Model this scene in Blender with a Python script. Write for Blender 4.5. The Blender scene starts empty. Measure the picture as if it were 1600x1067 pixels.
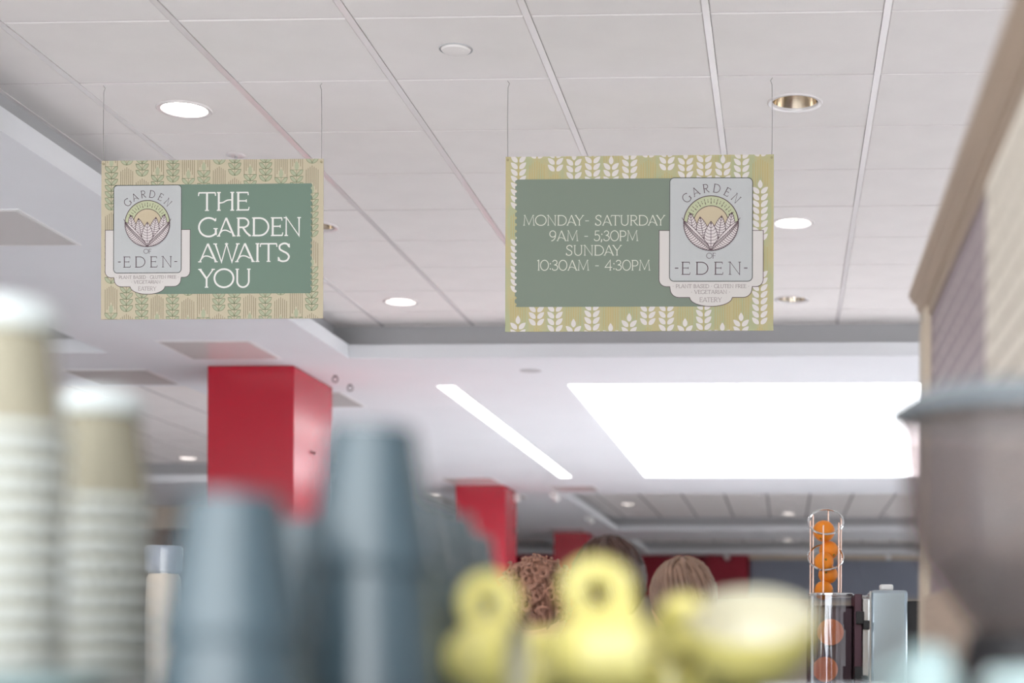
import bpy, bmesh, math, random
from mathutils import Vector, Matrix
from math import pi, sin, cos, radians
random.seed(7)
SC = bpy.context.scene
C = SC.collection
EYE = 1.40                                   # lens height above the floor, metres

# ------------------------------------------------------------------ camera
FPX, PX, PY, YAW, ROLL = 2542.4, 1117.4, 1006.5, -0.0435272, 0.00339769
cam = bpy.data.cameras.new('camera'); cob = bpy.data.objects.new('camera', cam); C.objects.link(cob)
cam.sensor_width = 36.0; cam.sensor_fit = 'HORIZONTAL'; cam.lens = FPX * 36.0 / 1600.0
cam.shift_x = (800 - PX) / 1600.0; cam.shift_y = (PY - 533.5) / 1600.0
_R = Vector((cos(YAW), -sin(YAW), 0)); _F = Vector((sin(YAW), cos(YAW), 0)); _Z = Vector((0, 0, 1))
_a = cos(ROLL) * _R + sin(ROLL) * _Z; _u = cos(ROLL) * _Z - sin(ROLL) * _R
cob.matrix_world = Matrix(((_a.x, _u.x, -_F.x, 0), (_a.y, _u.y, -_F.y, 0), (_a.z, _u.z, -_F.z, EYE), (0, 0, 0, 1)))
cam.clip_start = 0.05; cam.clip_end = 200
cam.dof.use_dof = True; cam.dof.focus_distance = 6.0; cam.dof.aperture_fstop = 2.0
SC.camera = cob

# ------------------------------------------------------------------ light
SC.view_settings.view_transform = 'Standard'; SC.view_settings.look = 'None'
SC.view_settings.gamma = 1.0; SC.view_settings.use_curve_mapping = False
SC.view_settings.exposure = 0.0
SKYLIGHT, LAMP, SKY, LINE = 5.5, 10.0, 6.0, 8.0
W = bpy.data.worlds.new('sky'); SC.world = W; W.use_nodes = True
W.node_tree.nodes['Background'].inputs[0].default_value = (0.96, 0.98, 1.0, 1)
W.node_tree.nodes['Background'].inputs[1].default_value = SKY
cy = SC.cycles
cy.use_denoising = True; cy.max_bounces = 8; cy.diffuse_bounces = 5; cy.glossy_bounces = 4
cy.transmission_bounces = 6; cy.transparent_max_bounces = 12; cy.caustics_reflective = False; cy.caustics_refractive = False
cy.sample_clamp_indirect = 6.0

# ------------------------------------------------------------------ materials
def lin(c):
    r = []
    for v in c:
        v = v / 255.0
        r.append(v / 12.92 if v <= 0.04045 else ((v + 0.055) / 1.055) ** 2.4)
    return (r[0], r[1], r[2], 1.0)
MATS = {}
def mat(name, rgb, rough=0.6, metal=0.0, spec=0.4, var=0.0, vscale=8.0, bump=0.0, bscale=60.0, stretch=(1, 1, 1), coat=0.0, alpha=None, trans=0.0, ior=1.45):
    if name in MATS: return MATS[name]
    m = bpy.data.materials.new(name); m.use_nodes = True; nt = m.node_tree
    b = nt.nodes['Principled BSDF']; col = lin(rgb)
    b.inputs['Base Color'].default_value = col
    b.inputs['Roughness'].default_value = rough; b.inputs['Metallic'].default_value = metal
    b.inputs['Specular IOR Level'].default_value = spec; b.inputs['Coat Weight'].default_value = coat
    b.inputs['Coat Roughness'].default_value = 0.08
    b.inputs['Transmission Weight'].default_value = trans; b.inputs['IOR'].default_value = ior
    if alpha is not None: b.inputs['Alpha'].default_value = alpha
    if var or bump:
        tc = nt.nodes.new('ShaderNodeTexCoord'); mp = nt.nodes.new('ShaderNodeMapping'); mp.inputs['Scale'].default_value = stretch
        nt.links.new(tc.outputs['Object'], mp.inputs[0])
    if var:
        n = nt.nodes.new('ShaderNodeTexNoise'); n.inputs['Scale'].default_value = vscale; n.inputs['Detail'].default_value = 5
        nt.links.new(mp.outputs[0], n.inputs['Vector'])
        r = nt.nodes.new('ShaderNodeMapRange'); r.inputs[1].default_value = 0.3; r.inputs[2].default_value = 0.7
        r.inputs[3].default_value = 1 - var; r.inputs[4].default_value = 1 + var
        nt.links.new(n.outputs[0], r.inputs[0])
        h = nt.nodes.new('ShaderNodeHueSaturation'); h.inputs['Color'].default_value = col
        nt.links.new(r.outputs[0], h.inputs['Value']); nt.links.new(h.outputs[0], b.inputs['Base Color'])
    if bump:
        n2 = nt.nodes.new('ShaderNodeTexNoise'); n2.inputs['Scale'].default_value = bscale; n2.inputs['Detail'].default_value = 4
        nt.links.new(mp.outputs[0], n2.inputs['Vector'])
        bp = nt.nodes.new('ShaderNodeBump'); bp.inputs['Strength'].default_value = bump; bp.inputs['Distance'].default_value = 0.01
        nt.links.new(n2.outputs[0], bp.inputs['Height']); nt.links.new(bp.outputs[0], b.inputs['Normal'])
    MATS[name] = m
    return m
def emit(name, rgb, s):
    if name in MATS: return MATS[name]
    m = bpy.data.materials.new(name); m.use_nodes = True; nt = m.node_tree
    b = nt.nodes['Principled BSDF']; b.inputs['Base Color'].default_value = (.8, .8, .8, 1)
    b.inputs['Emission Color'].default_value = lin(rgb); b.inputs['Emission Strength'].default_value = s
    MATS[name] = m
    return m

# ------------------------------------------------------------------ mesh helpers
class MB:
    def __init__(s): s.v = []; s.f = []; s.m = []; s.sm = []
    def add(s, vs, fs, mi=0, smooth=False):
        o = len(s.v); s.v += [tuple(v) for v in vs]
        for f in fs: s.f.append([i + o for i in f]); s.m.append(mi); s.sm.append(smooth)
    def box(s, x0, x1, y0, y1, z0, z1, mi=0):
        s.add([(x0, y0, z0), (x1, y0, z0), (x1, y1, z0), (x0, y1, z0), (x0, y0, z1), (x1, y0, z1), (x1, y1, z1), (x0, y1, z1)],
              [(0, 3, 2, 1), (4, 5, 6, 7), (0, 1, 5, 4), (1, 2, 6, 5), (2, 3, 7, 6), (3, 0, 4, 7)], mi); return s
    def lathe(s, prof, cx=0, cy=0, cz=0, n=40, mi=0, smooth=True):
        vs = []; fs = []
        for (r, z) in prof:
            for k in range(n): a = 2 * pi * k / n; vs.append((cx + r * cos(a), cy + r * sin(a), cz + z))
        for i in range(len(prof) - 1):
            for k in range(n):
                k2 = (k + 1) % n; fs.append((i * n + k, i * n + k2, (i + 1) * n + k2, (i + 1) * n + k))
        s.add(vs, fs, mi, smooth); return s
    def tube(s, pts, r, n=8, mi=0, closed=False, smooth=True):
        pts = [Vector(p) for p in pts]; N = len(pts); vs = []; fs = []
        rr = r if isinstance(r, (list, tuple)) else [r] * N
        up = None
        for i, p in enumerate(pts):
            if closed: t = pts[(i + 1) % N] - pts[i - 1]
            else: t = pts[min(i + 1, N - 1)] - pts[max(i - 1, 0)]
            t.normalize()
            if up is None:
                up = Vector((0, 0, 1)) if abs(t.z) < 0.9 else Vector((1, 0, 0))
            up = (up - t * up.dot(t)); up.normalize(); w = t.cross(up)
            for k in range(n):
                a = 2 * pi * k / n; vs.append(p + (up * cos(a) + w * sin(a)) * rr[i])
        for i in range(N if closed else N - 1):
            j = (i + 1) % N
            for k in range(n): k2 = (k + 1) % n; fs.append((i * n + k, i * n + k2, j * n + k2, j * n + k))
        if not closed: fs.append(tuple(range(n - 1, -1, -1))); fs.append(tuple((N - 1) * n + k for k in range(n)))
        s.add(vs, fs, mi, smooth); return s
    def ball(s, c, r, nu=20, nv=12, mi=0, sc=(1, 1, 1), jit=0.0):
        vs = []; fs = []
        for i in range(nv + 1):
            t = pi * i / nv
            for k in range(nu):
                a = 2 * pi * k / nu; q = 1 + (random.uniform(-jit, jit) if 0 < i < nv else 0)
                vs.append((c[0] + r * sc[0] * q * sin(t) * cos(a), c[1] + r * sc[1] * q * sin(t) * sin(a), c[2] + r * sc[2] * q * cos(t)))
        for i in range(nv):
            for k in range(nu): k2 = (k + 1) % nu; fs.append((i * nu + k, (i + 1) * nu + k, (i + 1) * nu + k2, i * nu + k2))
        s.add(vs, fs, mi, True); return s
    def prism(s, poly, z0, z1, mi=0):          # polygon in x,y pulled up in z
        n = len(poly); vs = [(x, y, z0) for x, y in poly] + [(x, y, z1) for x, y in poly]
        fs = [tuple(range(n - 1, -1, -1)), tuple(range(n, 2 * n))] + [(i, (i + 1) % n, n + (i + 1) % n, n + i) for i in range(n)]
        s.add(vs, fs, mi); return s
    def extrude_y(s, poly, y0, y1, mi=0):      # polygon in x,z pulled along y
        n = len(poly); vs = [(x, y0, z) for x, z in poly] + [(x, y1, z) for x, z in poly]
        fs = [tuple(range(n)), tuple(range(2 * n - 1, n - 1, -1))] + [(i, n + i, n + (i + 1) % n, (i + 1) % n) for i in range(n)]
        s.add(vs, fs, mi); return s
    def mesh(s, name, mats):
        me = bpy.data.meshes.new(name); me.from_pydata(s.v, [], s.f)
        for m in (mats if isinstance(mats, (list, tuple)) else [mats]): me.materials.append(m)
        for i, p in enumerate(me.polygons): p.material_index = s.m[i]; p.use_smooth = s.sm[i]
        bm = bmesh.new(); bm.from_mesh(me); bmesh.ops.remove_doubles(bm, verts=bm.verts, dist=1e-6)
        bmesh.ops.recalc_face_normals(bm, faces=bm.faces); bm.to_mesh(me); bm.free(); me.set_sharp_from_angle(angle=radians(38)); me.update()
        return me
    def build(s, name, mats, parent=None, bevel=0.0, loc=(0, 0, 0)):
        o = bpy.data.objects.new(name, s.mesh(name, mats)); C.objects.link(o); o.location = loc
        if parent: o.parent = parent
        if bevel:
            b = o.modifiers.new('bevel', 'BEVEL'); b.width = bevel; b.segments = 2; b.limit_method = 'ANGLE'
        return o
def link(name, me, parent=None, loc=(0, 0, 0)):
    o = bpy.data.objects.new(name, me); C.objects.link(o); o.location = loc
    if parent: o.parent = parent
    return o
def tag(o, label, cat, group=None, kind=None):
    o['label'] = label; o['category'] = cat
    if group: o['group'] = group
    if kind: o['kind'] = kind
    return o
def thing(name, label, cat, loc=(0, 0, 0), rot=(0, 0, 0), group=None):
    o = bpy.data.objects.new(name, None); C.objects.link(o); o.location = loc; o.rotation_euler = rot; o.empty_display_size = 0.1
    return tag(o, label, cat, group)
def struct(o, label=None, cat=None):
    o['kind'] = 'structure'
    if label: o['label'] = label
    if cat: o['category'] = cat
    return o
def dup(root, loc, label, rot=None, scale=None):
    r = root.copy(); C.objects.link(r); r.location = loc; r['label'] = label
    if rot is not None: r.rotation_euler = rot
    if scale: r.scale = (scale,) * 3
    for ch in list(root.children):
        c = ch.copy(); C.objects.link(c); c.parent = r
        for g in list(ch.children):
            d = g.copy(); C.objects.link(d); d.parent = c
    return r

# ------------------------------------------------------------------ palette
M_plaster = mat('white_plaster', (228, 230, 234), .8, var=.015, vscale=2, bump=.04, bscale=120)
M_lip = mat('white_trim_paint', (232, 232, 232), .55)
M_up = mat('upstand_grey', (190, 190, 192), .7)  # darker grey than the trim, on the upstands and small fittings
M_tile = mat('mineral_tile', (238, 234, 232), .85, var=.02, vscale=5, bump=.10, bscale=220)
M_bar = mat('white_grid_metal', (234, 229, 229), .2, spec=.7)
M_dark = mat('dark_void', (60, 60, 62), .9)
M_red = mat('red_paint', (184, 20, 46), .22, var=.02, vscale=2, spec=.48)
M_red2 = mat('deep_red_paint', (150, 22, 46), .5, var=.02, vscale=2)
M_cream = mat('cream_wall_paint', (205, 190, 172), .7)
M_floor = mat('pale_floor_tile', (229, 227, 227), .35, var=.03, vscale=1.5)
M_wall = mat('wall_paint', (226, 224, 222), .7)
M_white = mat('white_plastic', (238, 238, 236), .35)
M_chrome = mat('polished_steel', (215, 218, 220), .12, metal=1)
M_steel = mat('brushed_steel', (176, 190, 198), .2, metal=1, var=.05, vscale=20, stretch=(1, 1, .1))
M_black = mat('black_plastic', (25, 24, 26), .4)
M_skylight = emit('luminous_ceiling', (248, 251, 255), SKYLIGHT)
M_lamp = emit('lamp_glass', (255, 248, 238), LAMP)
M_line = emit('linear_lamp', (255, 255, 255), LINE)
M_panel = mat('satin_panel', (222, 219, 218), .22, spec=.6)

SOF = EYE + 1.865; TIL = EYE + 2.098; LIPT = EYE + 1.955; DEL = 0.135

# ------------------------------------------------------------------ room shell
struct(MB().box(-14, 8, -6, 36, -.1, 0).build('floor', M_floor))
struct(MB().box(-14.2, -14, -6, 36, 0, 3.9).build('wall_left', M_wall))
rw = MB()
for y0, y1, z0, z1 in ((-6, 5, 0, 3.9), (5, 13, 0, .9), (5, 13, 2.3, 3.9), (13, 21, 0, 3.9), (21, 33, 0, .9), (21, 33, 1.8, 3.9), (33, 36, 0, 3.9)): rw.box(8, 8.2, y0, y1, z0, z1)  # gaps are unseen window openings added to light the hall and coffer lips
struct(rw.build('wall_right', M_wall))
struct(MB().box(3, 8, -6.2, -6, 0, 3.9).box(-14, -9, -6.2, -6, 0, 3.9).box(-9, -6, -6.2, -6, 3.2, 3.9).box(1.5, 3, -6.2, -6, 3.2, 3.9).build('wall_front', M_wall))  # unseen front opening added for daylight; lintel gap puts sky highlights on cups
for k in range(9):                            # mullions in the unseen daylight openings added behind the lens and at right
    if k < 5: struct(MB().box(-9.03 + 3 * k, -8.97 + 3 * k, -6.14, -6.06, 0, 3.2).build('trim_1', mat('mullion', (120, 122, 125), .4)))
    if k < 4: struct(MB().box(8.06, 8.14, 21 + 4 * k - .03, 21 + 4 * k + .03, .9, 1.8).build('trim_2', mat('mullion', (120, 122, 125), .4)))
struct(MB().box(-14, 8, 35.2, 35.4, 0, 3.9).build('wall_back', M_cream))

coffers = [  # x0, x1, y0, y1 of the lip; tile phase x, y
    (-2.87, 2.93, -0.4, 10.55, .3279, 5.4049), (-2.80, 2.93, 20.15, 26.72, .3279, 5.4049), (-2.80, 2.93, 29.0, 33.3, .3279, 5.4049),
    (-10.1, -4.37, -0.4, 10.3, -6.5, 5.4), (-10.1, -4.37, 11.66, 18.65, -6.5, 14.32), (-6.1, -4.37, 20.15, 26.72, -5.28, 22.59), (-10.1, -4.37, 29.0, 33.3, -6.5, 29.2)]
sky = (-1.58, 1.64, 11.66, 18.15)
lamp_line = (-2.53, -2.40, 11.70, 18.17)
holes = [c[:4] for c in coffers] + [sky, lamp_line, (-6.0, 1.5, -6.0, -1.0)]  # last hole: unseen roof opening added so the cups reflect sky
xs = sorted({-14.0, 8.0} | {h[0] for h in holes} | {h[1] for h in holes}); ys = sorted({-6.0, -1.0, 35.2} | {h[2] for h in holes} | {h[3] for h in holes})
slab = MB()
def solid(i, j):
    if i < 0 or j < 0 or i >= len(xs) - 1 or j >= len(ys) - 1: return False
    xm, ym = (xs[i] + xs[i + 1]) / 2, (ys[j] + ys[j + 1]) / 2
    return not any(h[0] < xm < h[1] and h[2] < ym < h[3] for h in holes)
for i in range(len(xs) - 1):
    for j in range(len(ys) - 1):
        if not solid(i, j): continue
        x0, x1, y0, y1 = xs[i], xs[i + 1], ys[j], ys[j + 1]
        slab.add([(x0, y0, SOF), (x1, y0, SOF), (x1, y1, SOF), (x0, y1, SOF)], [(0, 3, 2, 1)])
        slab.add([(x0, y0, LIPT), (x1, y0, LIPT), (x1, y1, LIPT), (x0, y1, LIPT)], [(0, 1, 2, 3)])
        for (di, dj, a, b) in ((-1, 0, (x0, y0), (x0, y1)), (1, 0, (x1, y0), (x1, y1)), (0, -1, (x0, y0), (x1, y0)), (0, 1, (x0, y1), (x1, y1))):
            if not solid(i + di, j + dj):
                slab.add([(a[0], a[1], SOF), (b[0], b[1], SOF), (b[0], b[1], LIPT), (a[0], a[1], LIPT)], [(0, 1, 2, 3)])
soffit = struct(slab.build('ceiling', M_plaster))
struct(MB().box(-14, 8, -1, 36, TIL + .16, TIL + .26).build('ceiling', M_dark))

tile_me = {}
def tile_mesh(w, d):
    k = (round(w, 3), round(d, 3))
    if k not in tile_me:
        b = .003
        mb = MB(); x, y = w / 2, d / 2
        mb.add([(-x, -y, .012), (x, -y, .012), (x, y, .012), (-x, y, .012), (-x, -y, b), (x, -y, b), (x, y, b), (-x, y, b),
                (-x + b, -y + b, 0), (x - b, -y + b, 0), (x - b, y - b, 0), (-x + b, y - b, 0)],
               [(0, 1, 2, 3), (8, 11, 10, 9)] + [(i, 4 + i, 4 + (i + 1) % 4, (i + 1) % 4) for i in range(4)] + [(4 + i, 8 + i, 8 + (i + 1) % 4, 4 + (i + 1) % 4) for i in range(4)])
        tile_me[k] = mb.mesh('ceiling_tile', M_tile)
    return tile_me[k]
HOLE_R = .097
def hole_tile(x0, x1, y0, y1, r):
    """tile around a round lamp hole; extents are measured from the hole's centre"""
    n = 32; an = sorted([2 * pi * k / n for k in range(n)] + [math.atan2(y, x) % (2 * pi) for x in (x0, x1) for y in (y0, y1)])
    an = [a for i, a in enumerate(an) if i == 0 or a - an[i - 1] > 1e-4]; n = len(an); vs = []; fs = []
    for a in an:
        c, s_ = cos(a), sin(a); q = min((x1 if c > 0 else x0) / c if abs(c) > 1e-6 else 1e9, (y1 if s_ > 0 else y0) / s_ if abs(s_) > 1e-6 else 1e9)
        vs += [(r * c, r * s_, 0), (q * c, q * s_, 0), (r * c, r * s_, .012), (q * c, q * s_, .012)]
    for k in range(n):
        p, q = 4 * k, 4 * ((k + 1) % n); fs += [(p, p + 1, q + 1, q), (p, q, q + 2, p + 2), (p + 1, p + 3, q + 3, q + 1)]
    mb = MB(); mb.add(vs, fs); return mb.mesh('ceiling_tile', M_tile)
lights1 = [(-2.372, 6.305, 1), (.028, 6.305, 0), (.028, 8.105, 1), (-2.372, 9.905, 1), (.028, 9.905, 0), (-2.372, 8.105, 0),
           (-2.372, 24.305, 1), (.028, 26.105, 1), (.028, 24.305, 0), (-2.372, 26.105, 0), (.028, 32.705, 1), (-6.8, 14.62, 1), (-6.8, 18.22, 1), (-4.98, 22.89, 1)]
for ci, (x0, x1, y0, y1, fx, fy) in enumerate(coffers):
    X0, X1, Y0, Y1 = x0 - DEL, x1 + DEL, y0 - DEL, y1 + DEL
    root = bpy.data.objects.new('ceiling', None); C.objects.link(root); struct(root)
    u = MB(); t = .02
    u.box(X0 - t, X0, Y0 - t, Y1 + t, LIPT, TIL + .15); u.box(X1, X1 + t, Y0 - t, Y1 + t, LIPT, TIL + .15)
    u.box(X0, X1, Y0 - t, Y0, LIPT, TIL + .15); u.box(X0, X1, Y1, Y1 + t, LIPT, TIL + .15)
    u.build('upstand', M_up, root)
    a = MB(); s = .02
    a.box(X0, X0 + s, Y0, Y1, TIL - .003, TIL + .02); a.box(X1 - s, X1, Y0, Y1, TIL - .003, TIL + .02)
    a.box(X0 + s, X1 - s, Y0, Y0 + s, TIL - .003, TIL + .02); a.box(X0 + s, X1 - s, Y1 - s, Y1, TIL - .003, TIL + .02)
    a.build('edge_angle', M_bar, root)
    gx = []; k = math.ceil((X0 - fx) / .6)
    while fx + k * .6 < X1: gx.append(fx + k * .6); k += 1
    gy = []; k = math.ceil((max(Y0, 4.2 if ci == 0 else Y0) - fy) / .6)
    if ci in (1, 2): gy = [g for g in ((23.0, 25.4) if ci == 1 else (31.2,))]
    elif ci == 3: gy = [fy + .6 * q for q in range(-1, 9)]
    else:
        while fy + k * .6 < Y1: gy.append(fy + k * .6); k += 1
    ystart = gy[0]
    for g in gx:
        MB().box(g - .012, g + .012, Y0, Y1, TIL - (.002 if ci not in (1, 2) else -.003), TIL + .03).build('grid_bar', M_bar if ci not in (1, 2) else mat('grid_shadow_grey', (128, 124, 124), .6), root)  # bars of the two far bays take a grey standing in for shadow lines
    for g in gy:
        MB().box(X0, X1, g - .0032, g + .0032, TIL + .003, TIL + .012).build('cross_bar', M_bar if ci not in (1, 2) else mat('grid_shadow_grey', (128, 124, 124), .6), root)  # far bays: shade of the joints put into the bar colour
    ex = [X0] + gx + [X1]; ey = ([Y0] if ci not in (0, 3) else []) + gy + [Y1]
    for i in range(len(ex) - 1):
        for j in range(len(ey) - 1):
            a0 = ex[i] + (.013 if i else 0); a1 = ex[i + 1] - (.013 if i < len(ex) - 2 else 0)
            b0, b1 = ey[j] + .0055, ey[j + 1] - .0055
            if a1 - a0 < .03 or b1 - b0 < .03: continue
            cx, cyy = (a0 + a1) / 2, (b0 + b1) / 2
            lit = [l for l in lights1 if a0 < l[0] < a1 and b0 < l[1] < b1]
            if lit: link('ceiling_tile', hole_tile(a0 - lit[0][0], a1 - lit[0][0], b0 - lit[0][1], b1 - lit[0][1], HOLE_R), root, (lit[0][0], lit[0][1], TIL))
            else: link('ceiling_tile', tile_mesh(a1 - a0, b1 - b0), root, (cx, cyy, TIL + random.uniform(-.0004, .0004)))
    if ci in (0, 3):
        MB().box(X0, X1, Y0, ey[0], TIL, TIL + .012).build('plain_field', M_tile, root)

# luminous skylight panel and linear lamp let into the soffit
sk = MB().box(sky[0], sky[1], sky[2], sky[3], SOF + .012, SOF + .05).build('window_1', M_skylight); struct(sk)
r = thing('linear_lamp', 'long thin white strip light let into the white ceiling beside the skylight', 'ceiling light', ((lamp_line[0] + lamp_line[1]) / 2, 14.9, SOF + .004))
w = (lamp_line[1] - lamp_line[0]) / 2; L = (lamp_line[3] - lamp_line[2]) / 2
MB().box(-w, w, -L, L, 0, .03).build('diffuser', M_line, r)
f = MB(); f.box(-w - .008, -w, -L, L, -.010, -.004); f.box(w, w + .008, -L, L, -.010, -.004); f.build('frame', M_lip, r)

# ------------------------------------------------------------------ columns and walls
def column(x0, x1, y0, y1, label, marks=()):
    r = thing('column', label, 'column', ((x0 + x1) / 2, (y0 + y1) / 2, 0), group='red columns')
    a, b = (x1 - x0) / 2, (y1 - y0) / 2
    MB().box(-a, a, -b, b, 0.12, SOF - .002).build('shaft', M_red, r, .006)
    MB().box(-a - .012, a + .012, -b - .012, b + .012, 0, .12).build('plinth', mat('grey_skirting', (120, 118, 118), .5), r, .004)
    return r
c1 = column(-3.90, -3.31, 10.80, 11.73, 'nearest red square column, left of centre under the left sign')
MB().box(.297, .312, -.08, -.065, 2.724, 2.734).box(.297, .312, -.01, .002, 2.722, 2.734).build('screw_hook', M_dark, c1)
c2 = column(-3.90, -3.31, 19.04, 19.86, 'second red square column, behind the tall grey cups with a small sensor')
MB().box(.296, .36, .18, .27, 3.12, 3.22).build('sensor', M_white, c2, .01)
MB().box(.296, .31, .2, .24, 2.75, 2.8).build('bracket', M_dark, c2)
column(-3.90, -3.31, 27.16, 27.86, 'farthest red square column, in front of the dark red wall')

bw = bpy.data.objects.new('wall_back', None); C.objects.link(bw); struct(bw)
MB().box(-14, -.79, 34.3, 34.5, EYE + 1.0, SOF - .001).build('fascia', M_red2, bw)
MB().box(-1.65, -.79, 34.0, 34.3, EYE + .9, SOF - .001).build('pier', M_red2, bw)
MB().box(-5.6, -5.0, 34.0, 34.3, EYE + .9, SOF - .001).build('pier', M_red2, bw)
MB().box(-14, -.79, 34.25, 34.5, 0, EYE + 1.0).build('lower_wall', M_cream, bw)
sh = thing('roller_shutter', 'closed slate grey roller shutter on the far back wall', 'shutter', (2.3, 34.2, 0))
M_shut = mat('slate_shutter', (150, 156, 172), .5, metal=.0)
zt, zb = SOF - .09, EYE + 1.03; nsl = 16; hs = (zt - zb) / nsl
for k in range(nsl):
    z = zb + k * hs
    MB().extrude_y([(-3.05, z), (3.05, z), (3.05, z + hs * .86), (-3.05, z + hs * .86)], 0, .03).build('slat', M_shut, sh, .008)
MB().box(-3.08, 3.08, .03, .06, zb, zt).build('backing', mat('shutter_joint', (58, 62, 72), .6), sh)
MB().box(-3.08, 3.08, -.03, .08, zb - .1, zb - .003).build('bottom_rail', mat('shutter_rail', (150, 150, 155), .5), sh)
MB().box(-3.08, 3.08, -.1, .1, zt + .003, SOF - .002).build('shutter_box', M_cream, sh)
struct(MB().box(-.79, 8, 34.3, 34.5, 0, EYE + .93).build('wall_back', M_cream))
struct(MB().box(5.4, 8, 34.3, 34.5, EYE + .93, SOF - .001).build('wall_back', M_cream))

# shop unit on the left: cream band over brown panelling
un = thing('shop_unit', 'brown panelled shop front with a cream band, far left behind the kraft cups', 'shop front', (-10, 22, 0))
MB().box(-3.9, 3.8, 0, 3, EYE + 1.56, SOF - .001).build('fascia_band', M_cream, un)
for k in range(7):
    MB().box(-3.9 + 1.1 * k + .01, -2.8 + 1.1 * k - .01, .03, .1, 0, EYE + 1.56).build('panel', mat('brown_panel', (128, 106, 94), .5, var=.05, vscale=3, stretch=(4, 1, .4)), un)
MB().box(-3.9, 3.8, .1, 3, 0, EYE + 1.56).build('core', M_dark, un)

# ------------------------------------------------------------------ ceiling fittings
M_cone = mat('lamp_reflector', (232, 230, 228), .2, metal=1)
def downlight(x, y, on, label, z=TIL):
    r = thing('downlight', label, 'ceiling light', (x, y, z), group='round ceiling downlights')
    MB().lathe([(.088, .002), (.090, -.004), (.104, -.006), (.108, -.002), (.108, 0), (.0965, .0), (.0965, .01), (.088, .01), (.088, .002)]).build('trim_ring', M_bar, r)
    MB().lathe([(.088, .006), (.082, .04), (.062, .095), (0, .10)]).build('reflector', M_cone if on else mat('dull_reflector', (205, 193, 176), .14, metal=1), r)
    if on:
        MB().lathe([(.0, .018), (.06, .018), (.084, .021), (.084, .025), (0, .024)]).build('lamp_glass', M_lamp, r)
    else:
        for s in (-1, 1):
            MB().tube([(-.05, s * .022, .055), (.05, s * .022, .055)], .011).build('lamp_tube', mat('unlit_tube', (235, 230, 215), .3), r)
    return r
lab = ['lit round downlight directly above the left sign', 'unlit downlight with silver reflector above the right end of the right sign',
       'lit downlight just right of the right sign, level with its top half', 'lit downlight between the two signs near the end of the tiled bay',
       'unlit downlight just right of the lower corner of the right sign', 'unlit downlight peeping out behind the right edge of the left sign',
       'lit downlight at left in the second tiled bay beyond the skylight', 'lit downlight above the orange juicer in the second tiled bay',
       'unlit downlight nearest the skylight end, right half of the second tiled bay', 'unlit downlight at far left end of the second tiled bay',
       'lit downlight in the farthest narrow tiled bay before the back wall', 'lit downlight at left edge between the two kraft cup stacks',
       'lit downlight in the left tiled bay, left of the nearest red column', 'lit downlight left of the second red column behind grey cups']
for (x, y, on), l in zip(lights1, lab): downlight(x, y, on, l)

def disc(name, x, y, z, r, h, label, cat, m=M_bar):
    t = thing(name, label, cat, (x, y, z))
    MB().lathe([(0, -h), (r * .55, -h), (r * .92, -h * .7), (r, -h * .3), (r, 0), (0, 0)]).build('housing', m, t)
    return t
t = disc('smoke_detector', -1.172, 5.70, TIL, .052, .012, 'flat round white detector on the tile between and above the signs', 'detector', M_tile)
MB().lathe([(.054, -.001), (.056, -.003), (.059, -.003), (.06, 0), (.054, 0)]).build('rim', M_up, t)
t = disc('sprinkler', -2.372, 6.905, TIL, .042, .006, 'small ceiling sprinkler just above the top edge of the left sign', 'sprinkler')
MB().tube([(0, 0, -.004), (0, 0, -.028)], .006).build('stem', M_chrome, t); MB().lathe([(0, -.026), (.014, -.026), (.014, -.03), (0, -.03)], n=16).build('deflector', M_chrome, t)
for x, y, l in ((-.35, 22.83, 'small sprinkler in the second tiled bay, left of the juicer'), (1.6, 26.3, 'small sprinkler in the second tiled bay, right of the juicer')):
    t = disc('sprinkler', x, y, TIL, .06, .02, l, 'sprinkler'); MB().tube([(0, 0, -.01), (0, 0, -.04)], .008).build('stem', M_chrome, t)
disc('cover_plate', -1.75, 11.05, SOF, .075, .006, 'small round cover plate on the white ceiling left of the skylight', 'cover plate', M_up)
for x, y, l in ((-.05, 14.6, 'left of two tiny sensor dots on the bright skylight'), (.06, 14.6, 'right of two tiny sensor dots on the bright skylight')):
    disc('sensor', x, y, SOF + .012, .022, .01, l, 'sensor', M_up)
for (x, y, l) in ((-3.15, 11.23, 'left ring hook under the ceiling right of the nearest red column'), (-3.15, 11.62, 'right ring hook under the ceiling right of the nearest red column')):
    h = thing('ring_hook', l, 'hook', (x, y, SOF), group='ceiling ring hooks')
    MB().tube([(.019 * sin(2 * pi * k / 20), 0, -.026 + .019 * cos(2 * pi * k / 20)) for k in range(20)], .0045, closed=True).build('ring', mat('dull_hook', (110, 108, 110), .4, metal=.5), h)
    MB().lathe([(0, -.008), (.012, -.006), (.014, 0), (0, 0)], n=16).build('base', M_dark, h)
def hatch(x0, x1, y0, y1, label):
    t = thing('access_panel', label, 'ceiling panel', ((x0 + x1) / 2, (y0 + y1) / 2, SOF), group='ceiling access panels')
    a, b = (x1 - x0) / 2, (y1 - y0) / 2
    MB().box(-a + .02, a - .02, -b + .02, b - .02, -.006, 0).build('panel', M_panel, t, .001)
    f = MB(); f.box(-a, a, -b, -b + .016, -.004, 0); f.box(-a, a, b - .016, b, -.004, 0); f.box(-a, -a + .016, -b + .016, b - .016, -.004, 0); f.box(a - .016, a, -b + .016, b - .016, -.004, 0)
    f.build('frame', M_lip, t)
hatch(-3.91, -3.31, 9.90, 10.54, 'satin ceiling panel just in front of the nearest red column')
hatch(-4.97, -4.37, 10.93, 11.58, 'satin ceiling panel left of the nearest red column above the short kraft stack')
hatch(-3.93, -3.31, 6.87, 7.50, 'large satin ceiling panel at the left edge beside the left sign')
hatch(-3.91, -3.31, 11.96, 12.70, 'satin ceiling panel behind the nearest red column')
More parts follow.
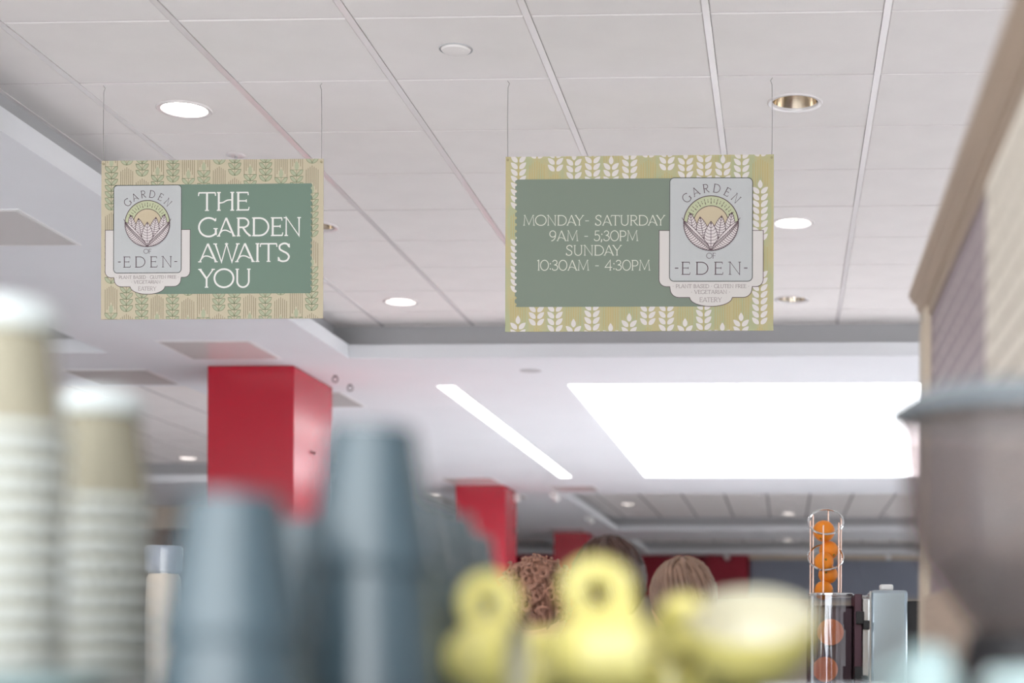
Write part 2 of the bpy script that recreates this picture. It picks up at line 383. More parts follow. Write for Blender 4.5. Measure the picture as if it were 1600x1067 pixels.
hatch(-3.91, -3.31, 18.16, 18.96, 'satin ceiling panel just in front of the second red column')
hatch(-2.83, -2.27, 19.12, 19.82, 'satin ceiling panel right of the second red column by the tiled bay')
hatch(-3.91, -3.31, 20.15, 20.75, 'satin ceiling panel behind the second red column')
hatch(-3.91, -3.31, 26.3, 26.95, 'satin ceiling panel in front of the farthest red column')
for (x, y, l) in ((-2.86, 19.9, 'white spotlight at the near corner of the second tiled bay'), (-2.88, 23.6, 'white spotlight halfway along the edge of the second tiled bay'),
                  (-2.9, 28.9, 'white spotlight at the near corner of the farthest tiled bay'), (-1.25, 33.85, 'small white spotlight by the red pier on the back wall'), (2.1, 33.8, 'small white spotlight above the grey shutter')):
    t = thing('spotlight', l, 'spotlight', (x, y, SOF), group='white ceiling spotlights')
    MB().lathe([(0, -.02), (.02, -.02), (.02, 0), (0, 0)], n=16).build('mount', M_white, t)
    hd = MB().tube([(0, -.04, -.03), (.02, .09, -.07)], .05, n=20).build('head', M_white, t)
    MB().lathe([(0, 0), (.042, 0), (.042, .004), (0, .004)], n=20).build('lens', M_chrome, hd, loc=(.02, .092, -.07))

# ------------------------------------------------------------------ stroke lettering for the signs
def arc(cx, cy, rx, ry, a0, a1, n=18):
    return [(cx + rx * cos(radians(a0 + (a1 - a0) * k / n)), cy + ry * sin(radians(a0 + (a1 - a0) * k / n))) for k in range(n + 1)]
def spl(pts, n=8):
    out = []; P = [pts[0]] + list(pts) + [pts[-1]]
    for i in range(1, len(P) - 2):
        p0, p1, p2, p3 = P[i - 1:i + 3]
        for k in range(n):
            t = k / n
            out.append(tuple(.5 * ((2 * p1[d]) + (-p0[d] + p2[d]) * t + (2 * p0[d] - 5 * p1[d] + 4 * p2[d] - p3[d]) * t * t + (-p0[d] + 3 * p1[d] - 3 * p2[d] + p3[d]) * t ** 3) for d in (0, 1)))
    out.append(pts[-1]); return out
def stem(x, y0=0, y1=1, sb=True, st=True, s=.085):
    r = [([(x, y0), (x, y1)], 1)]
    if sb: r.append(([(x - s, y0 + .02), (x + s, y0 + .02)], .55))
    if st: r.append(([(x - s, y1 - .02), (x + s, y1 - .02)], .55))
    return r
def sf(x, y, s=.085): return ([(x - s, y), (x + s, y)], .55)
G = {
 'I': (.22, stem(.11)), '1': (.30, [([(.18, 0), (.18, 1), (.06, .93)], .9), sf(.18, .02)]),
 'T': (.76, stem(.38, st=False) + [([(.02, .97), (.74, .97)], .7), ([(.03, .99), (.01, .80)], .55), ([(.73, .99), (.75, .80)], .55)]),
 'H': (.84, stem(.13) + stem(.71) + [(spl([(.13, .42), (.3, .44), (.5, .56), (.71, .58)]), .65)]),
 'E': (.62, stem(.13) + [([(.13, .97), (.55, .97)], .7), ([(.13, .52), (.48, .52)], .65), ([(.13, .03), (.57, .03)], .7), ([(.55, .99), (.56, .82)], .5), ([(.57, .01), (.6, .19)], .5), ([(.48, .6), (.48, .44)], .5)]),
 'F': (.58, stem(.13) + [([(.13, .97), (.53, .97)], .7), ([(.13, .52), (.46, .52)], .65), ([(.53, .99), (.55, .82)], .5), ([(.46, .6), (.46, .44)], .5)]),
 'L': (.56, stem(.13) + [([(.13, .03), (.5, .03)], .7), ([(.5, .01), (.53, .2)], .5)]),
 'G': (.92, [(arc(.49, .5, .45, .5, 42, 325, 30), .9), stem(.83, .08, .42, False, False)[0], sf(.82, .42, .1), ([(.82, .83), (.83, .99)], .5)]),
 'A': (.88, [([(.08, 0), (.43, 1)], .65), ([(.43, 1), (.8, 0)], 1), (spl([(.08, .06), (.25, .3), (.45, .32), (.66, .2)]), .6), sf(.08, .02, .075), sf(.8, .02, .075)]),
 'R': (.74, stem(.13) + [([(.13, .97), (.33, .97)] + arc(.36, .725, .24, .245, 85, -85, 14) + [(.13, .48)], .85), (spl([(.33, .48), (.5, .2), (.68, .02)]), .9), sf(.66, .02, .06)]),
 'P': (.66, stem(.13) + [([(.13, .97), (.33, .97)] + arc(.36, .70, .24, .27, 85, -85, 14) + [(.13, .43)], .85)]),
 'B': (.68, stem(.13) + [([(.13, .97), (.3, .97)] + arc(.33, .755, .21, .215, 85, -85, 12) + [(.13, .54)], .85), ([(.3, .54)] + arc(.35, .285, .25, .255, 88, -88, 14) + [(.13, .03)], .85)]),
 'D': (.88, stem(.13) + [([(.13, .97), (.35, .97)] + arc(.38, .5, .43, .47, 88, -88, 22) + [(.13, .03)], .85)]),
 'N': (.88, [([(.14, 0), (.14, 1), (.74, 0), (.74, 1)], .75), sf(.14, .02), sf(.10, .98, .08), sf(.74, .98)]),
 'M': (1.04, [([(.1, 0), (.17, 1), (.52, .08), (.87, 1), (.95, 0)], .7), sf(.1, .02), sf(.95, .02), sf(.14, .98, .06), sf(.9, .98, .06)]),
 'W': (1.16, [([(.08, 1), (.36, 0), (.58, .98), (.82, 0), (1.08, 1)], .8), sf(.08, .98), sf(1.08, .98), sf(.58, .98, .07)]),
 'V': (.84, [([(.08, 1), (.42, 0)], 1), ([(.42, 0), (.76, 1)], .65), sf(.08, .98), sf(.76, .98)]),
 'Y': (.80, [([(.07, 1), (.4, .48)], 1), ([(.4, .48), (.73, 1)], .65), ([(.4, .5), (.4, 0)], .9), sf(.4, .02), sf(.08, .98), sf(.72, .98)]),
 'O': (1.0, [(arc(.5, .5, .46, .49, 0, 360, 36), .9)]), '0': (.78, [(arc(.39, .5, .35, .49, 0, 360, 32), .85)]),
 'U': (.84, [([(.14, 1), (.14, .36)] + arc(.42, .34, .28, .33, 180, 360, 18) + [(.7, 1)], .85), sf(.14, .98), sf(.7, .98)]),
 'S': (.62, [(spl([(.53, .80), (.44, .95), (.28, .98), (.12, .87), (.12, .68), (.28, .55), (.44, .44), (.52, .27), (.44, .08), (.27, .02), (.12, .07), (.06, .22)]), .9), ([(.53, .97), (.54, .76)], .5), ([(.05, .03), (.05, .26)], .5)]),
 '3': (.60, [(spl([(.08, .82), (.18, .96), (.34, .97), (.46, .85), (.44, .65), (.26, .54)]), .85), (spl([(.22, .54), (.44, .48), (.53, .28), (.44, .08), (.26, .02), (.1, .07), (.05, .2)]), .85)]),
 '4': (.70, [([(.5, 0), (.5, 1), (.05, .3), (.66, .3)], .8), sf(.5, .02)]),
 '5': (.60, [([(.5, .97), (.16, .97), (.13, .55)], .75), (spl([(.13, .56), (.3, .62), (.47, .52), (.53, .32), (.44, .09), (.26, .02), (.1, .08), (.05, .2)]), .85)]),
 '9': (.66, [(arc(.32, .68, .26, .30, 0, 360, 24), .85), (spl([(.58, .66), (.54, .35), (.4, .1), (.2, 0)]), .85)]),
 '-': (.50, [([(.1, .45), (.42, .45)], .7)]), '.': (.3, [([(.10, .45), (.18, .45)], 1.6)]), ' ': (.42, []),
 ':': (.24, [([(.08, .15), (.16, .15)], 1.5), ([(.08, .65), (.16, .65)], 1.5)]), ';': (.24, [([(.12, .17), (.06, -.12)], 1.0), ([(.08, .65), (.16, .65)], 1.5)]),
}
STK = [0]
def stroke(mb, pts, w, xf, mi=0, depth=0.0):
    STK[0] += 1; depth = depth + (STK[0] % 9) * 1.2e-5     # each stroke lies a hair above the last, like layered ink
    P = [Vector((p[0], p[1])) for p in pts]; n = len(P); L = []; Rr = []
    closed = (P[0] - P[-1]).length < 1e-6
    for i in range(n):
        if closed: a = P[i] - P[(i - 1) if i > 0 else n - 2]; b = P[(i + 1) if i < n - 1 else 1] - P[i]
        else: a = P[i] - P[i - 1] if i > 0 else P[1] - P[0]; b = P[i + 1] - P[i] if i < n - 1 else P[i] - P[i - 1]
        a.normalize(); b.normalize(); na = Vector((-a.y, a.x)); nb = Vector((-b.y, b.x)); m = na + nb
        if m.length < 1e-6: m = na
        m.normalize(); k = w / 2 / max(m.dot(na), .45); L.append(P[i] + m * k); Rr.append(P[i] - m * k)
    vs = [xf(p.x, p.y, depth) for p in L] + [xf(p.x, p.y, depth) for p in Rr]
    mb.add(vs, [(i, i + 1, n + i + 1, n + i) for i in range(n - 1)], mi)
KERN = {'AW': -.2, 'WA': -.2, 'AY': -.17, 'AT': -.12, 'DA': -.06, 'RD': -.02, 'GA': -.04, 'YO': -.06}
def text(mb, s, x0, x1, yb, h, xf, wt=.085, mi=0, depth=0.0, track=.0):
    adv = [G[c][0] + track + (KERN.get(s[i:i + 2], 0) if track == 0 else 0) for i, c in enumerate(s)]; tot = sum(adv) - track
    k = (x1 - x0) / (tot * h); x = x0
    for c, a in zip(s, adv):
        for pts, q in G[c][1]:
            stroke(mb, [(x + p[0] * h * k, yb + p[1] * h) for p in pts], wt * h * q, xf, mi, depth)
        x += a * h * k
def words(root, name, m, s, x0, x1, yb, h, xf, wt, depth):
    adv = [G[c][0] + (KERN.get(s[i:i + 2], 0)) for i, c in enumerate(s)]; k = (x1 - x0) / sum(adv); x = x0; st = 0
    for w in s.split(' '):
        n = len(w); xe = x + sum(adv[st:st + n]) * k
        t = MB(); text(t, w, x, xe, yb, h, xf, wt, 0, depth); t.build(name, m, root)
        x = xe + (adv[st + n] * k if st + n < len(s) else 0); st += n + 1
def arctext(mb, s, cx, cy, rad, a0, a1, h, xf, wt, mi=0, depth=0.0):
    n = len(s)
    for i, c in enumerate(s):
        a = radians(a0 + (a1 - a0) * i / (n - 1)); w = G[c][0]
        for pts, q in G[c][1]:
            o = []
            for p in pts:
                lx = (p[0] - w / 2) * h * 1.0; ly = rad + p[1] * h; o.append((cx + lx * sin(a) + ly * cos(a), cy - lx * cos(a) + ly * sin(a)))
            stroke(mb, o, wt * h * q, xf, mi, depth)
def fill(mb, poly, xf, mi=0, depth=0.0):
    from mathutils.geometry import tessellate_polygon
    vs = [xf(p[0], p[1], depth) for p in poly]
    tr = tessellate_polygon([[Vector((p[0], p[1], 0)) for p in poly]])
    mb.add(vs, [tuple(t) for t in tr], mi)
def clip(poly, x0, x1, y0, y1):
    for ax, v, sg in ((0, x0, 1), (0, x1, -1), (1, y0, 1), (1, y1, -1)):
        out = []
        for i in range(len(poly)):
            a, b = poly[i - 1], poly[i]; ia = sg * (a[ax] - v) >= 0; ib = sg * (b[ax] - v) >= 0
            if ia != ib:
                t = (v - a[ax]) / (b[ax] - a[ax]); out.append((a[0] + t * (b[0] - a[0]), a[1] + t * (b[1] - a[1])))
            if ib: out.append(b)
        poly = out
        if not poly: return []
    return poly

# sign artwork is drawn in "art units": x right, y UP; badge art in the units of the opening-hours sign
def rrect(x0, x1, y0, y1, r, n=6):
    p = []
    for cx, cy2, a in ((x1 - r, y1 - r, 0), (x0 + r, y1 - r, 90), (x0 + r, y0 + r, 180), (x1 - r, y0 + r, 270)):
        p += [(cx + r * cos(radians(a + 90 * k / n)), cy2 + r * sin(radians(a + 90 * k / n))) for k in range(n + 1)]
    return p
def leaf_shape(base, tip, hw, n=8, belly=.42):
    b, t = Vector(base), Vector(tip); d = t - b; nn = Vector((-d.y, d.x)).normalized(); L = []; R2 = []
    for k in range(n + 1):
        q = k / n; w = hw * (sin(pi * q ** .8)) ** .8 if 0 < k < n else 0
        L.append(tuple(b + d * q + nn * w)); R2.append(tuple(b + d * q - nn * w))
    return L + R2[::-1][1:-1]
def badge(root, xf):
    """xf maps (x, y up, depth) of badge art to the board"""
    Y = lambda y: -y
    bk = MB(); D1, D2, D3, D4, D5 = .0012, .0018, .0024, .0030, .0036
    out = []
    out += [(890, Y(465)), (890, Y(735))] + [(930 - 40 * cos(radians(a)), Y(738 + 40 * sin(radians(a)))) for a in range(0, 91, 15)]
    out += [(950, Y(778)), (952, Y(790))] + [(1000 - 48 * cos(radians(a)), Y(790 + 48 * sin(radians(a)))) for a in range(15, 91, 15)]
    out += [(1060, Y(838))] + [(1179 + 118 * cos(radians(a)), Y(838 - 50 * sin(radians(a)) * 1.0)) for a in range(195, 346, 10)] + [(1298, Y(838))]
    out += [(1358 + 48 * cos(radians(a)), Y(790 + 48 * sin(radians(a)))) for a in range(90, 14, -15)] + [(1406, Y(790)), (1408, Y(778))]
    out += [(1428 + 40 * cos(radians(a)), Y(738 + 40 * sin(radians(a)))) for a in range(90, -1, -15)] + [(1468, Y(465))]
    fill(bk, out, xf, 0, D1); stroke(bk, out + [out[0]], 3.5, xf, 1, D1 + .0003)
    bk.build('badge', [mat('badge_white', (212, 207, 203), .6), M_INK], root)
    cd = MB(); p = rrect(948, 1408, Y(748), Y(172), 25)
    fill(cd, p, xf, 0, D2); stroke(cd, p + [p[0]], 4.5, xf, 1, D2 + .0003)
    cd.build('badge_card', [mat('badge_grey', (189, 191, 191), .6), mat('card_outline', (86, 90, 85), .6)], root)
    em = MB(); cx, cyc, R0 = 1178, -425, 152
    fill(em, arc(cx, cyc, R0, R0, 0, 360, 60)[:-1], xf, 0, D3)
    sun = arc(cx, cyc, 97, 97, 0, 360, 48)[:-1]; fill(em, sun, xf, 1, D3 + .0002)
    stroke(em, arc(cx, cyc, 97, 97, -5, 185, 40), 4, xf, 3, D3 + .0003)
    for k in range(19):
        a = radians(18 + 8 * k); r0, r1 = (108, 140) if k % 2 else (116, 134)
        for (q0, q1, w) in ((r0, (r0 + r1) / 2 - 2, 4), ((r0 + r1) / 2 + 2, r1, 3)):
            stroke(em, [(cx + q0 * cos(a), cyc + q0 * sin(a)), (cx + q1 * cos(a), cyc + q1 * sin(a))], w, xf, 3, D3 + .0003)
    def inside(p):
        dx, dy = p[0] - cx, p[1] - cyc; l = math.hypot(dx, dy)
        return p if l <= R0 else (cx + dx / l * R0, cyc + dy / l * R0)
    dd = D3 + .0004
    def leaf(base, tip, hw, nv):
        nonlocal dd
        sh = [inside(p) for p in leaf_shape(base, tip, hw)]
        fill(em, sh, xf, 2, dd); stroke(em, sh + [sh[0]], 3.6, xf, 3, dd + .0001); stroke(em, [inside(base), inside(tip)], 3, xf, 3, dd + .0001)
        b, t = Vector(base), Vector(tip); d = t - b; nn = Vector((-d.y, d.x)).normalized()
        for k in range(1, nv):
            q = k / nv; w = hw * sin(pi * q ** .8) ** .8
            for s in (-1, 1):
                q2 = min(q + .09, .97); w2 = hw * sin(pi * q2 ** .8) ** .8 * .94
                a = b + d * q; m = b + d * (q + .02) + nn * s * w2 * .6; e = b + d * q2 + nn * s * w2
                stroke(em, [inside(tuple(a)), inside(tuple(m)), inside(tuple(e))], 2.6, xf, 3, dd + .0001)
        dd += .0002
    leaf((1085, Y(520)), (1062, Y(368)), 30, 11); leaf((1272, Y(520)), (1294, Y(364)), 30, 11)
    leaf((1140, Y(530)), (1117, Y(390)), 33, 11); leaf((1216, Y(530)), (1237, Y(384)), 33, 11)
    leaf((1178, Y(575)), (1178, Y(415)), 38, 9)
    for s in (-1, 1):
        top = spl([(cx + s * 151, Y(412)), (cx + s * 108, Y(440)), (cx + s * 52, Y(498)), (cx + s * 15, Y(548)), (cx, Y(577))])
        low = [(cx + s * R0 * cos(radians(a)), cyc + R0 * sin(radians(a))) for a in range(-88, 9, 6)]
        poly = top + low
        if s < 0: poly = poly[::-1]
        fill(em, poly, xf, 2, dd); stroke(em, poly + [poly[0]], 3.4, xf, 3, dd + .0001)
        mid = spl([(cx + s * 150, Y(425)), (cx + s * 108, Y(478)), (cx + s * 50, Y(534)), (cx, Y(576))], 6); stroke(em, mid, 3, xf, 3, dd + .0001)
        for k in range(1, len(mid) - 1, 1):
            m = mid[k]; stroke(em, [m, (m[0] + s * 7, m[1] + 22), (m[0] + s * 16, m[1] + 36)], 3, xf, 3, dd + .0001)
            e = inside((m[0] + s * 38, m[1] - 22)); stroke(em, [m, ((m[0] + e[0]) / 2, (m[1] + e[1]) / 2 - 4), e], 3, xf, 3, dd + .0001)
        dd += .0002
    stroke(em, arc(cx, cyc, R0, R0, 0, 360, 60), 4.5, xf, 3, dd)
    em.build('emblem', [mat('emblem_green', (188, 193, 158), .6), mat('emblem_sun', (199, 184, 156), .6), mat('emblem_leaf', (216, 207, 206), .6), M_INK], root)
    lt = MB(); arctext(lt, 'GARDEN', cx, cyc, 172, 134, 45, 48, xf, .085, 0, D3); lt.build('arched_lettering', M_INK, root)
    lt = MB(); text(lt, 'OF', 1152, 1205, Y(621), 30, xf, .095, 0, D3); lt.build('small_lettering', M_INK, root)
    lt = MB(); text(lt, 'EDEN', 1010, 1350, Y(712), 72, xf, .075, 0, D3, .28)
    for x in (978, 1362): stroke(lt, [(x, Y(675)), (x + 19, Y(675))], 5, xf, 0, D3)
    lt.build('lettering', M_INK, root)
    sm = MB()
    text(sm, '. PLANT BASED . GLUTEN FREE .', 966, 1392, Y(786), 21, xf, .11, 0, D2); text(sm, '. VEGETARIAN .', 1068, 1286, Y(818), 21, xf, .11, 0, D2)
    text(sm, 'EATERY', 1115, 1240, Y(864), 26, xf, .09, 0, D2)
    sm.build('small_print', mat('small_print_ink', (132, 118, 118), .6), root)
M_INK = mat('plum_ink', (88, 68, 74), .6)

def sign(label, X0, X1, zb, zt, ground, art):
    r = thing('hanging_sign', label, 'sign', ((X0 + X1) / 2, 6.02, zb), group='hanging cafe signs')
    w, h = X1 - X0, zt - zb
    MB().box(-w / 2, w / 2, 0, .005, 0, h).build('board', ground, r)
    for s, xw in ((-1, -w / 2 + .008), (1, w / 2 - .008)):
        zc = TIL - zb - .003
        MB().tube([(xw, .002, h - .012), (xw + s * .001, .002, h + .03), (xw + s * .0015, 0, (h + zc) / 2), (xw, 0, zc - .025), (xw - s * .005, 0, zc - .01), (xw + s * .002, 0, zc)], .0011, n=6).build('wire', mat('hanging_wire', (150, 146, 142), .4, metal=.6), r)
        MB().lathe([(.002, -.002), (.004, -.002), (.004, .007), (.002, .007)], n=12).build('eyelet', mat('brass_eyelet', (150, 140, 110), .4, metal=.8), r).matrix_local = Matrix.Translation((xw, .0, h - .012)) @ Matrix.Rotation(pi / 2, 4, 'X') @ Matrix.Translation((0, 0, -.005))
    art(r, w, h); return r

PATO = [100, 168, -15, 205, 5, -40]
def pattern(mb, xs_, ends, P, pitch, hw, x0, x1, y0, y1, xf, style, depth=.0004):
    """columns of wheat: each repeat is a stalk of leaf pairs that ends in a bud with a fan of lines; y down"""
    def poly(p, mi, d):
        q = clip(p, x0, x1, y0, y1)
        if len(q) > 2: fill(mb, [(a, -b) for a, b in q], xf, mi, d)
    def line(a, b, w, mi, d):
        nx, ny = -(b[1] - a[1]), b[0] - a[0]; l = math.hypot(nx, ny) or 1; nx, ny = nx / l * w / 2, ny / l * w / 2
        poly([(a[0] + nx, a[1] + ny), (b[0] + nx, b[1] + ny), (b[0] - nx, b[1] - ny), (a[0] - nx, a[1] - ny)], mi, d)
    for cx, e in zip(xs_, ends):
        k = e - P * 2
        while k < y1 + P:
            bud = k + .28 * P; first = bud + pitch * 1.9
            for j in range(-3, 4):
                top = k + .028 * P + abs(j) * .018 * P; bot = bud - pitch * .2 + (abs(j) * pitch * .55)
                line((cx + j * hw * .31, top), (cx + j * hw * .31, bot), 3.0 if style == 0 else 3.6, 2, depth)
            npairs = int((k + P - first) / pitch) + 1; ye = k + P
            if style == 0: b = leaf_shape((cx, bud + pitch * 1.5), (cx, bud), hw * .34); poly(b, 0, depth)
            else: poly(leaf_shape((cx, bud + pitch * 1.3), (cx, bud), hw * .31), 0, depth)
            for q in range(npairs):
                yb = ye - q * pitch
                if yb < first: break
                for s in (-1, 1):
                    if style == 0:
                        lf = [(cx, yb)] + [(cx + s * hw * sin(radians(a)), yb - pitch + pitch * cos(radians(a))) for a in (25, 50, 70, 90)] + [(cx + s * hw * .62, yb - pitch * .95), (cx + s * hw * .2, yb - pitch * .55)]
                        lf = [(a, b) for a, b in lf]
                        poly(lf, 0, depth + .0001)
                        for a, b in zip(lf, lf[1:] + lf[:1]): line(a, b, 2.6, 1, depth + .0002)
                    else:
                        poly(leaf_shape((cx + s * hw * .12, yb), (cx + s * hw * 1.0, yb - pitch * .98), hw * .31), 0, depth + .0001)
                if style == 0: line((cx - hw, yb - pitch), (cx + hw, yb - pitch), 2.6, 1, depth + .0002); line((cx, yb - pitch), (cx, yb), 2.4, 1, depth + .0002)
            if style == 1: line((cx, bud + pitch * 1.3), (cx, ye), 3.5, 1, depth)
            k += P

def art_left(r, w, h):
    def xf(x, y, d): return ((x - 32) / 1322 * w - w / 2, -.0003 - d, h + (y + 72) / 953 * h)       # y is negative-down
    xs_ = [92 + 92 * k for k in range(14)]; ends = [-70] + [PATO[(k) % 6] for k in range(13)]
    pt = MB(); pattern(pt, xs_, ends, 440, 37.5, 38, 32, 1354, 72, 1025, xf, 0)
    pt.build('border_print', [mat('print_leaf_green', (176, 180, 152), .6), mat('print_leaf_line', (129, 138, 109), .6), mat('print_fan_line', (137, 127, 104), .6)], r)
    pn = MB(); e = [(400, -219), (1284, -219)]; y = 222
    while y < 862:
        e += [(1288, -(y + 3)), (1288, -(y + 16))] + [(1288 - 8 * sin(radians(a)), -(y + 26 - 9 * cos(radians(a)))) for a in (30, 90, 150)] + [(1288, -(y + 35))]
        y += 36.4
    e += [(1284, -875), (300, -875), (300, -219)]
    fill(pn, e, xf, 0, .0009); pn.build('text_panel', mat('panel_green_left', (113, 134, 120), .6), r)
    for q, xa, xb, yb in (('THE', 612, 918, -378), ('GARDEN', 612, 1230, -532), ('AWAITS', 612, 1166, -686), ('YOU', 614, 932, -838)):
        t = MB(); text(t, q, xa, xb, yb, 111, xf, .108, 0, .0013); t.build('slogan_line', mat('print_white', (234, 232, 227), .6), r)
    badge(r, lambda x, y, d: xf(108 + (x - 948) * 404 / 460, -(222 + (-y - 172) * 526 / 576), d))
def art_right(r, w, h):
    def xf(x, y, d):
        U = (x - 30) / 1495; top = 55 - 15 * U; bot = 1027 - 5 * U; V = (-y - top) / (bot - top)
        return (U * w - w / 2, -.0003 - d, h * (1 - V))
    def xfb(x, y, d): return ((x - 30) / 1495 * w - w / 2, -.0003 - d, h + (y + 50) / 975 * h)
    xs_ = [102 + 103.7 * k for k in range(14)]; ends = [-125] + [[60, 132, -105, 200, -80, -135][k % 6] for k in range(13)]
    pt = MB(); pattern(pt, xs_, ends, 465, 37, 43, 30, 1525, 50, 1025, xfb, 1)
    pt.build('border_print', [mat('print_leaf_white', (218, 212, 208), .6), mat('print_stalk_gold', (189, 171, 113), .6), mat('print_fan_gold', (187, 168, 115), .6)], r)
    pn = MB(); e = [(96, -181)]; y = 182
    while y < 880:
        e += [(84, -(y + 8)), (84, -(y + 20))] + [(84 + 11 * sin(radians(a)), -(y + 28 - 9 * cos(radians(a)))) for a in (30, 90, 150)] + [(84, -(y + 36))]
        y += 37
    e = [p for p in e if p[1] > -889] + [(96, -890), (1190, -888), (1190, -172)]
    fill(pn, e, xf, 0, .0009); pn.build('text_panel', mat('panel_green_right', (124, 135, 122), .6), r)
    for q, xa, xb, yb in (('MONDAY- SATURDAY', 128, 924, -437), ('9AM - 5;30PM', 275, 774, -523), ('SUNDAY', 368, 682, -604), ('10:30AM - 4:30PM', 206, 842, -687)):
        words(r, 'hours_word', mat('print_pale', (216, 217, 203), .6), q, xa, xb, yb, 57.5, xf, .088, .0013)
    badge(r, xf)
sign('tan bordered hanging sign with green panel reading THE GARDEN AWAITS YOU', -2.581, -1.736, EYE + 1.215, EYE + 1.812, mat('board_tan', (198, 187, 161), .6), art_left)
mg = mat('board_olive', (196, 196, 140), .6)
nt = mg.node_tree; tc = nt.nodes.new('ShaderNodeTexCoord'); nn_ = nt.nodes.new('ShaderNodeTexNoise'); mp = nt.nodes.new('ShaderNodeMapping'); mp.inputs['Scale'].default_value = (5, 1, 1.2)
rp = nt.nodes.new('ShaderNodeValToRGB'); rp.color_ramp.elements[0].position = .38; rp.color_ramp.elements[0].color = lin((174, 177, 140)); rp.color_ramp.elements[1].position = .62; rp.color_ramp.elements[1].color = lin((188, 177, 134))
nt.links.new(tc.outputs['Object'], mp.inputs[0]); nt.links.new(mp.outputs[0], nn_.inputs['Vector']); nt.links.new(nn_.outputs[0], rp.inputs[0]); nt.links.new(rp.outputs[0], nt.nodes['Principled BSDF'].inputs['Base Color'])
sign('olive bordered hanging sign listing opening hours, MONDAY- SATURDAY and SUNDAY', -1.049, -.051, EYE + 1.161, EYE + 1.812, mg, art_right)

# ------------------------------------------------------------------ cafe counter and coffee machine (below the frame, they carry the cups)
TOP = EYE - .045
t = thing('bar_counter', 'pale cafe counter carrying the coffee machine, below the cups', 'counter', (-.2, 1.35, 0))
MB().box(-.85, .466, -.65, .32, .86, .90).build('worktop', mat('worktop', (190, 184, 176), .4), t, .006)
MB().box(-.82, .44, -.60, .30, 0, .86).build('base', mat('counter_base', (110, 104, 98), .6), t, .004)
t = thing('coffee_machine', 'steel espresso machine whose flat top holds the grey and yellow cups', 'coffee machine', (-.3, 1.4, .9))
MB().box(-.39, .42, -.50, .32, .10, .425).build('body', M_steel, t, .02)
MB().box(-.39, .42, -.50, .32, .43, TOP - .9).build('cup_tray', M_steel, t, .003)
MB().box(-.36, .38, -.60, -.50, .02, .08).build('drip_tray', M_chrome, t, .01)
for x in (-.18, .18):
    MB().tube([(x, -.50, .2), (x, -.58, .2), (x, -.70, .19)], [.03, .016, .016]).build('group_handle', M_black, t)
for x in (-.32, .34):
    for y in (-.44, .26): MB().lathe([(0, 0), (.025, 0), (.02, .1), (0, .1)], x, y, 0, 16).build('foot', M_black, t)

# ------------------------------------------------------------------ stacks of cups
def cup_profile(rb, rr, h, roll=.0022):
    return [(0, h - .0105), (rb - .002, h - .0105), (rr - .0015, .004), (rr - .0005, .0005), (rr + roll * .5, 0), (rr + roll, roll), (rr + roll * .6, roll * 1.8), (rr - .0001, roll * 2), (rb, h - .0005), (rb - .001, h), (rb - .002, h - .001), (rb - .0025, h - .008), (0, h - .008)]
M_kraft = mat('kraft_card', (144, 139, 121), .75, var=.05, vscale=30, stretch=(3, 3, .3))
M_rim = mat('cup_rim_white', (206, 214, 213), .35)
M_cupgrey = mat('slate_cup_card', (58, 76, 84), .26, spec=.8, coat=0.0)
def kraft_cup():
    r = thing('paper_cup', 'x', 'cup')
    p = cup_profile(.0285, .0385, .078)
    MB().lathe(p[6:], n=48).lathe(p[:5], n=48, mi=1).build('cup_wall', [M_kraft, M_rim], r)
    MB().lathe([(.0378, .0002), (.0415, .0002), (.0428, .0026), (.0415, .0058), (.0385, .006)], n=48).build('rim', M_rim, r)
    return r
kc = kraft_cup()
def nth(i):
    return ['first', 'second', 'third', 'fourth', 'fifth', 'sixth', 'seventh', 'eighth', 'ninth', 'tenth', 'eleventh', 'twelfth', 'thirteenth', 'fourteenth', 'fifteenth'][i]
used = False
lid_me = MB().lathe([(0, .002), (.026, .002), (.028, 0), (.033, .0), (.034, .003), (.0325, .006), (.031, .016), (.027, .018), (.026, .015), (0, .015)], n=40)
def kraft_stack(x, y, topz, n, pitch, which, sx=1.0):
    global used
    for i in range(n):
        z = topz - .078 - i * pitch
        l = ('topmost kraft cup of the %s stack, its whole brown side showing' % which) if i == 0 else 'nested kraft cup, %s from the top of the %s stack' % (nth(i), which)
        if not used:
            kc.location = (x, y, z); kc['label'] = l; used = True
        else: dup(kc, (x, y, z), l)
    t = thing('cup_lid', 'white plastic lid lying on top of the %s kraft cup stack' % which, 'lid', (x, y, topz + .0002))
    lid_me.build('lid_shell', M_rim, t)
    MB().lathe([(.0335, .001), (.0352, .002), (.0335, .0045)], n=40).build('lid_bead', M_rim, t)
kc['group'] = 'upside-down kraft cups in two stacks'
kraft_stack(-.550, 1.127, EYE + .2205, 13, .01483, 'tall left')
kraft_stack(-.571, 1.336, EYE + .190, 11, .01483, 'shorter right')

def grey_cup(name, rb, rr, h):
    r = thing(name, 'x', 'cup', group='upside-down slate grey cups')
    p = cup_profile(rb, rr, h, .0018)
    MB().lathe(p[5:] + [], n=56).lathe(p[:6], n=56).build('cup_wall', M_cupgrey, r)
    MB().lathe([(rr - .001, .0002), (rr + .0016, .0002), (rr + .0026, .0022), (rr + .0016, .0046), (rr - .0004, .005)], n=56).build('rim', M_cupgrey, r)
    return r
def grey_stack(x, y, topz, lab_top, lab_low, h=.092, low=True):
    a = grey_cup('takeaway_cup', .0295, .0455, h); a.location = (x, y, topz - h); a['label'] = lab_top
    gap = topz - h - TOP
    if low and gap > .01:
        hl = gap + .03; b = grey_cup('takeaway_cup', .0385, .0490, hl); b.location = (x, y, TOP + .0005); b['label'] = lab_low
grey_stack(-.346, 1.006, EYE + .0925, 'upside-down grey cup left of the tallest grey stack, nearest the kraft cups', 'wide grey cup under the left grey cup beside the kraft stacks', .0905)
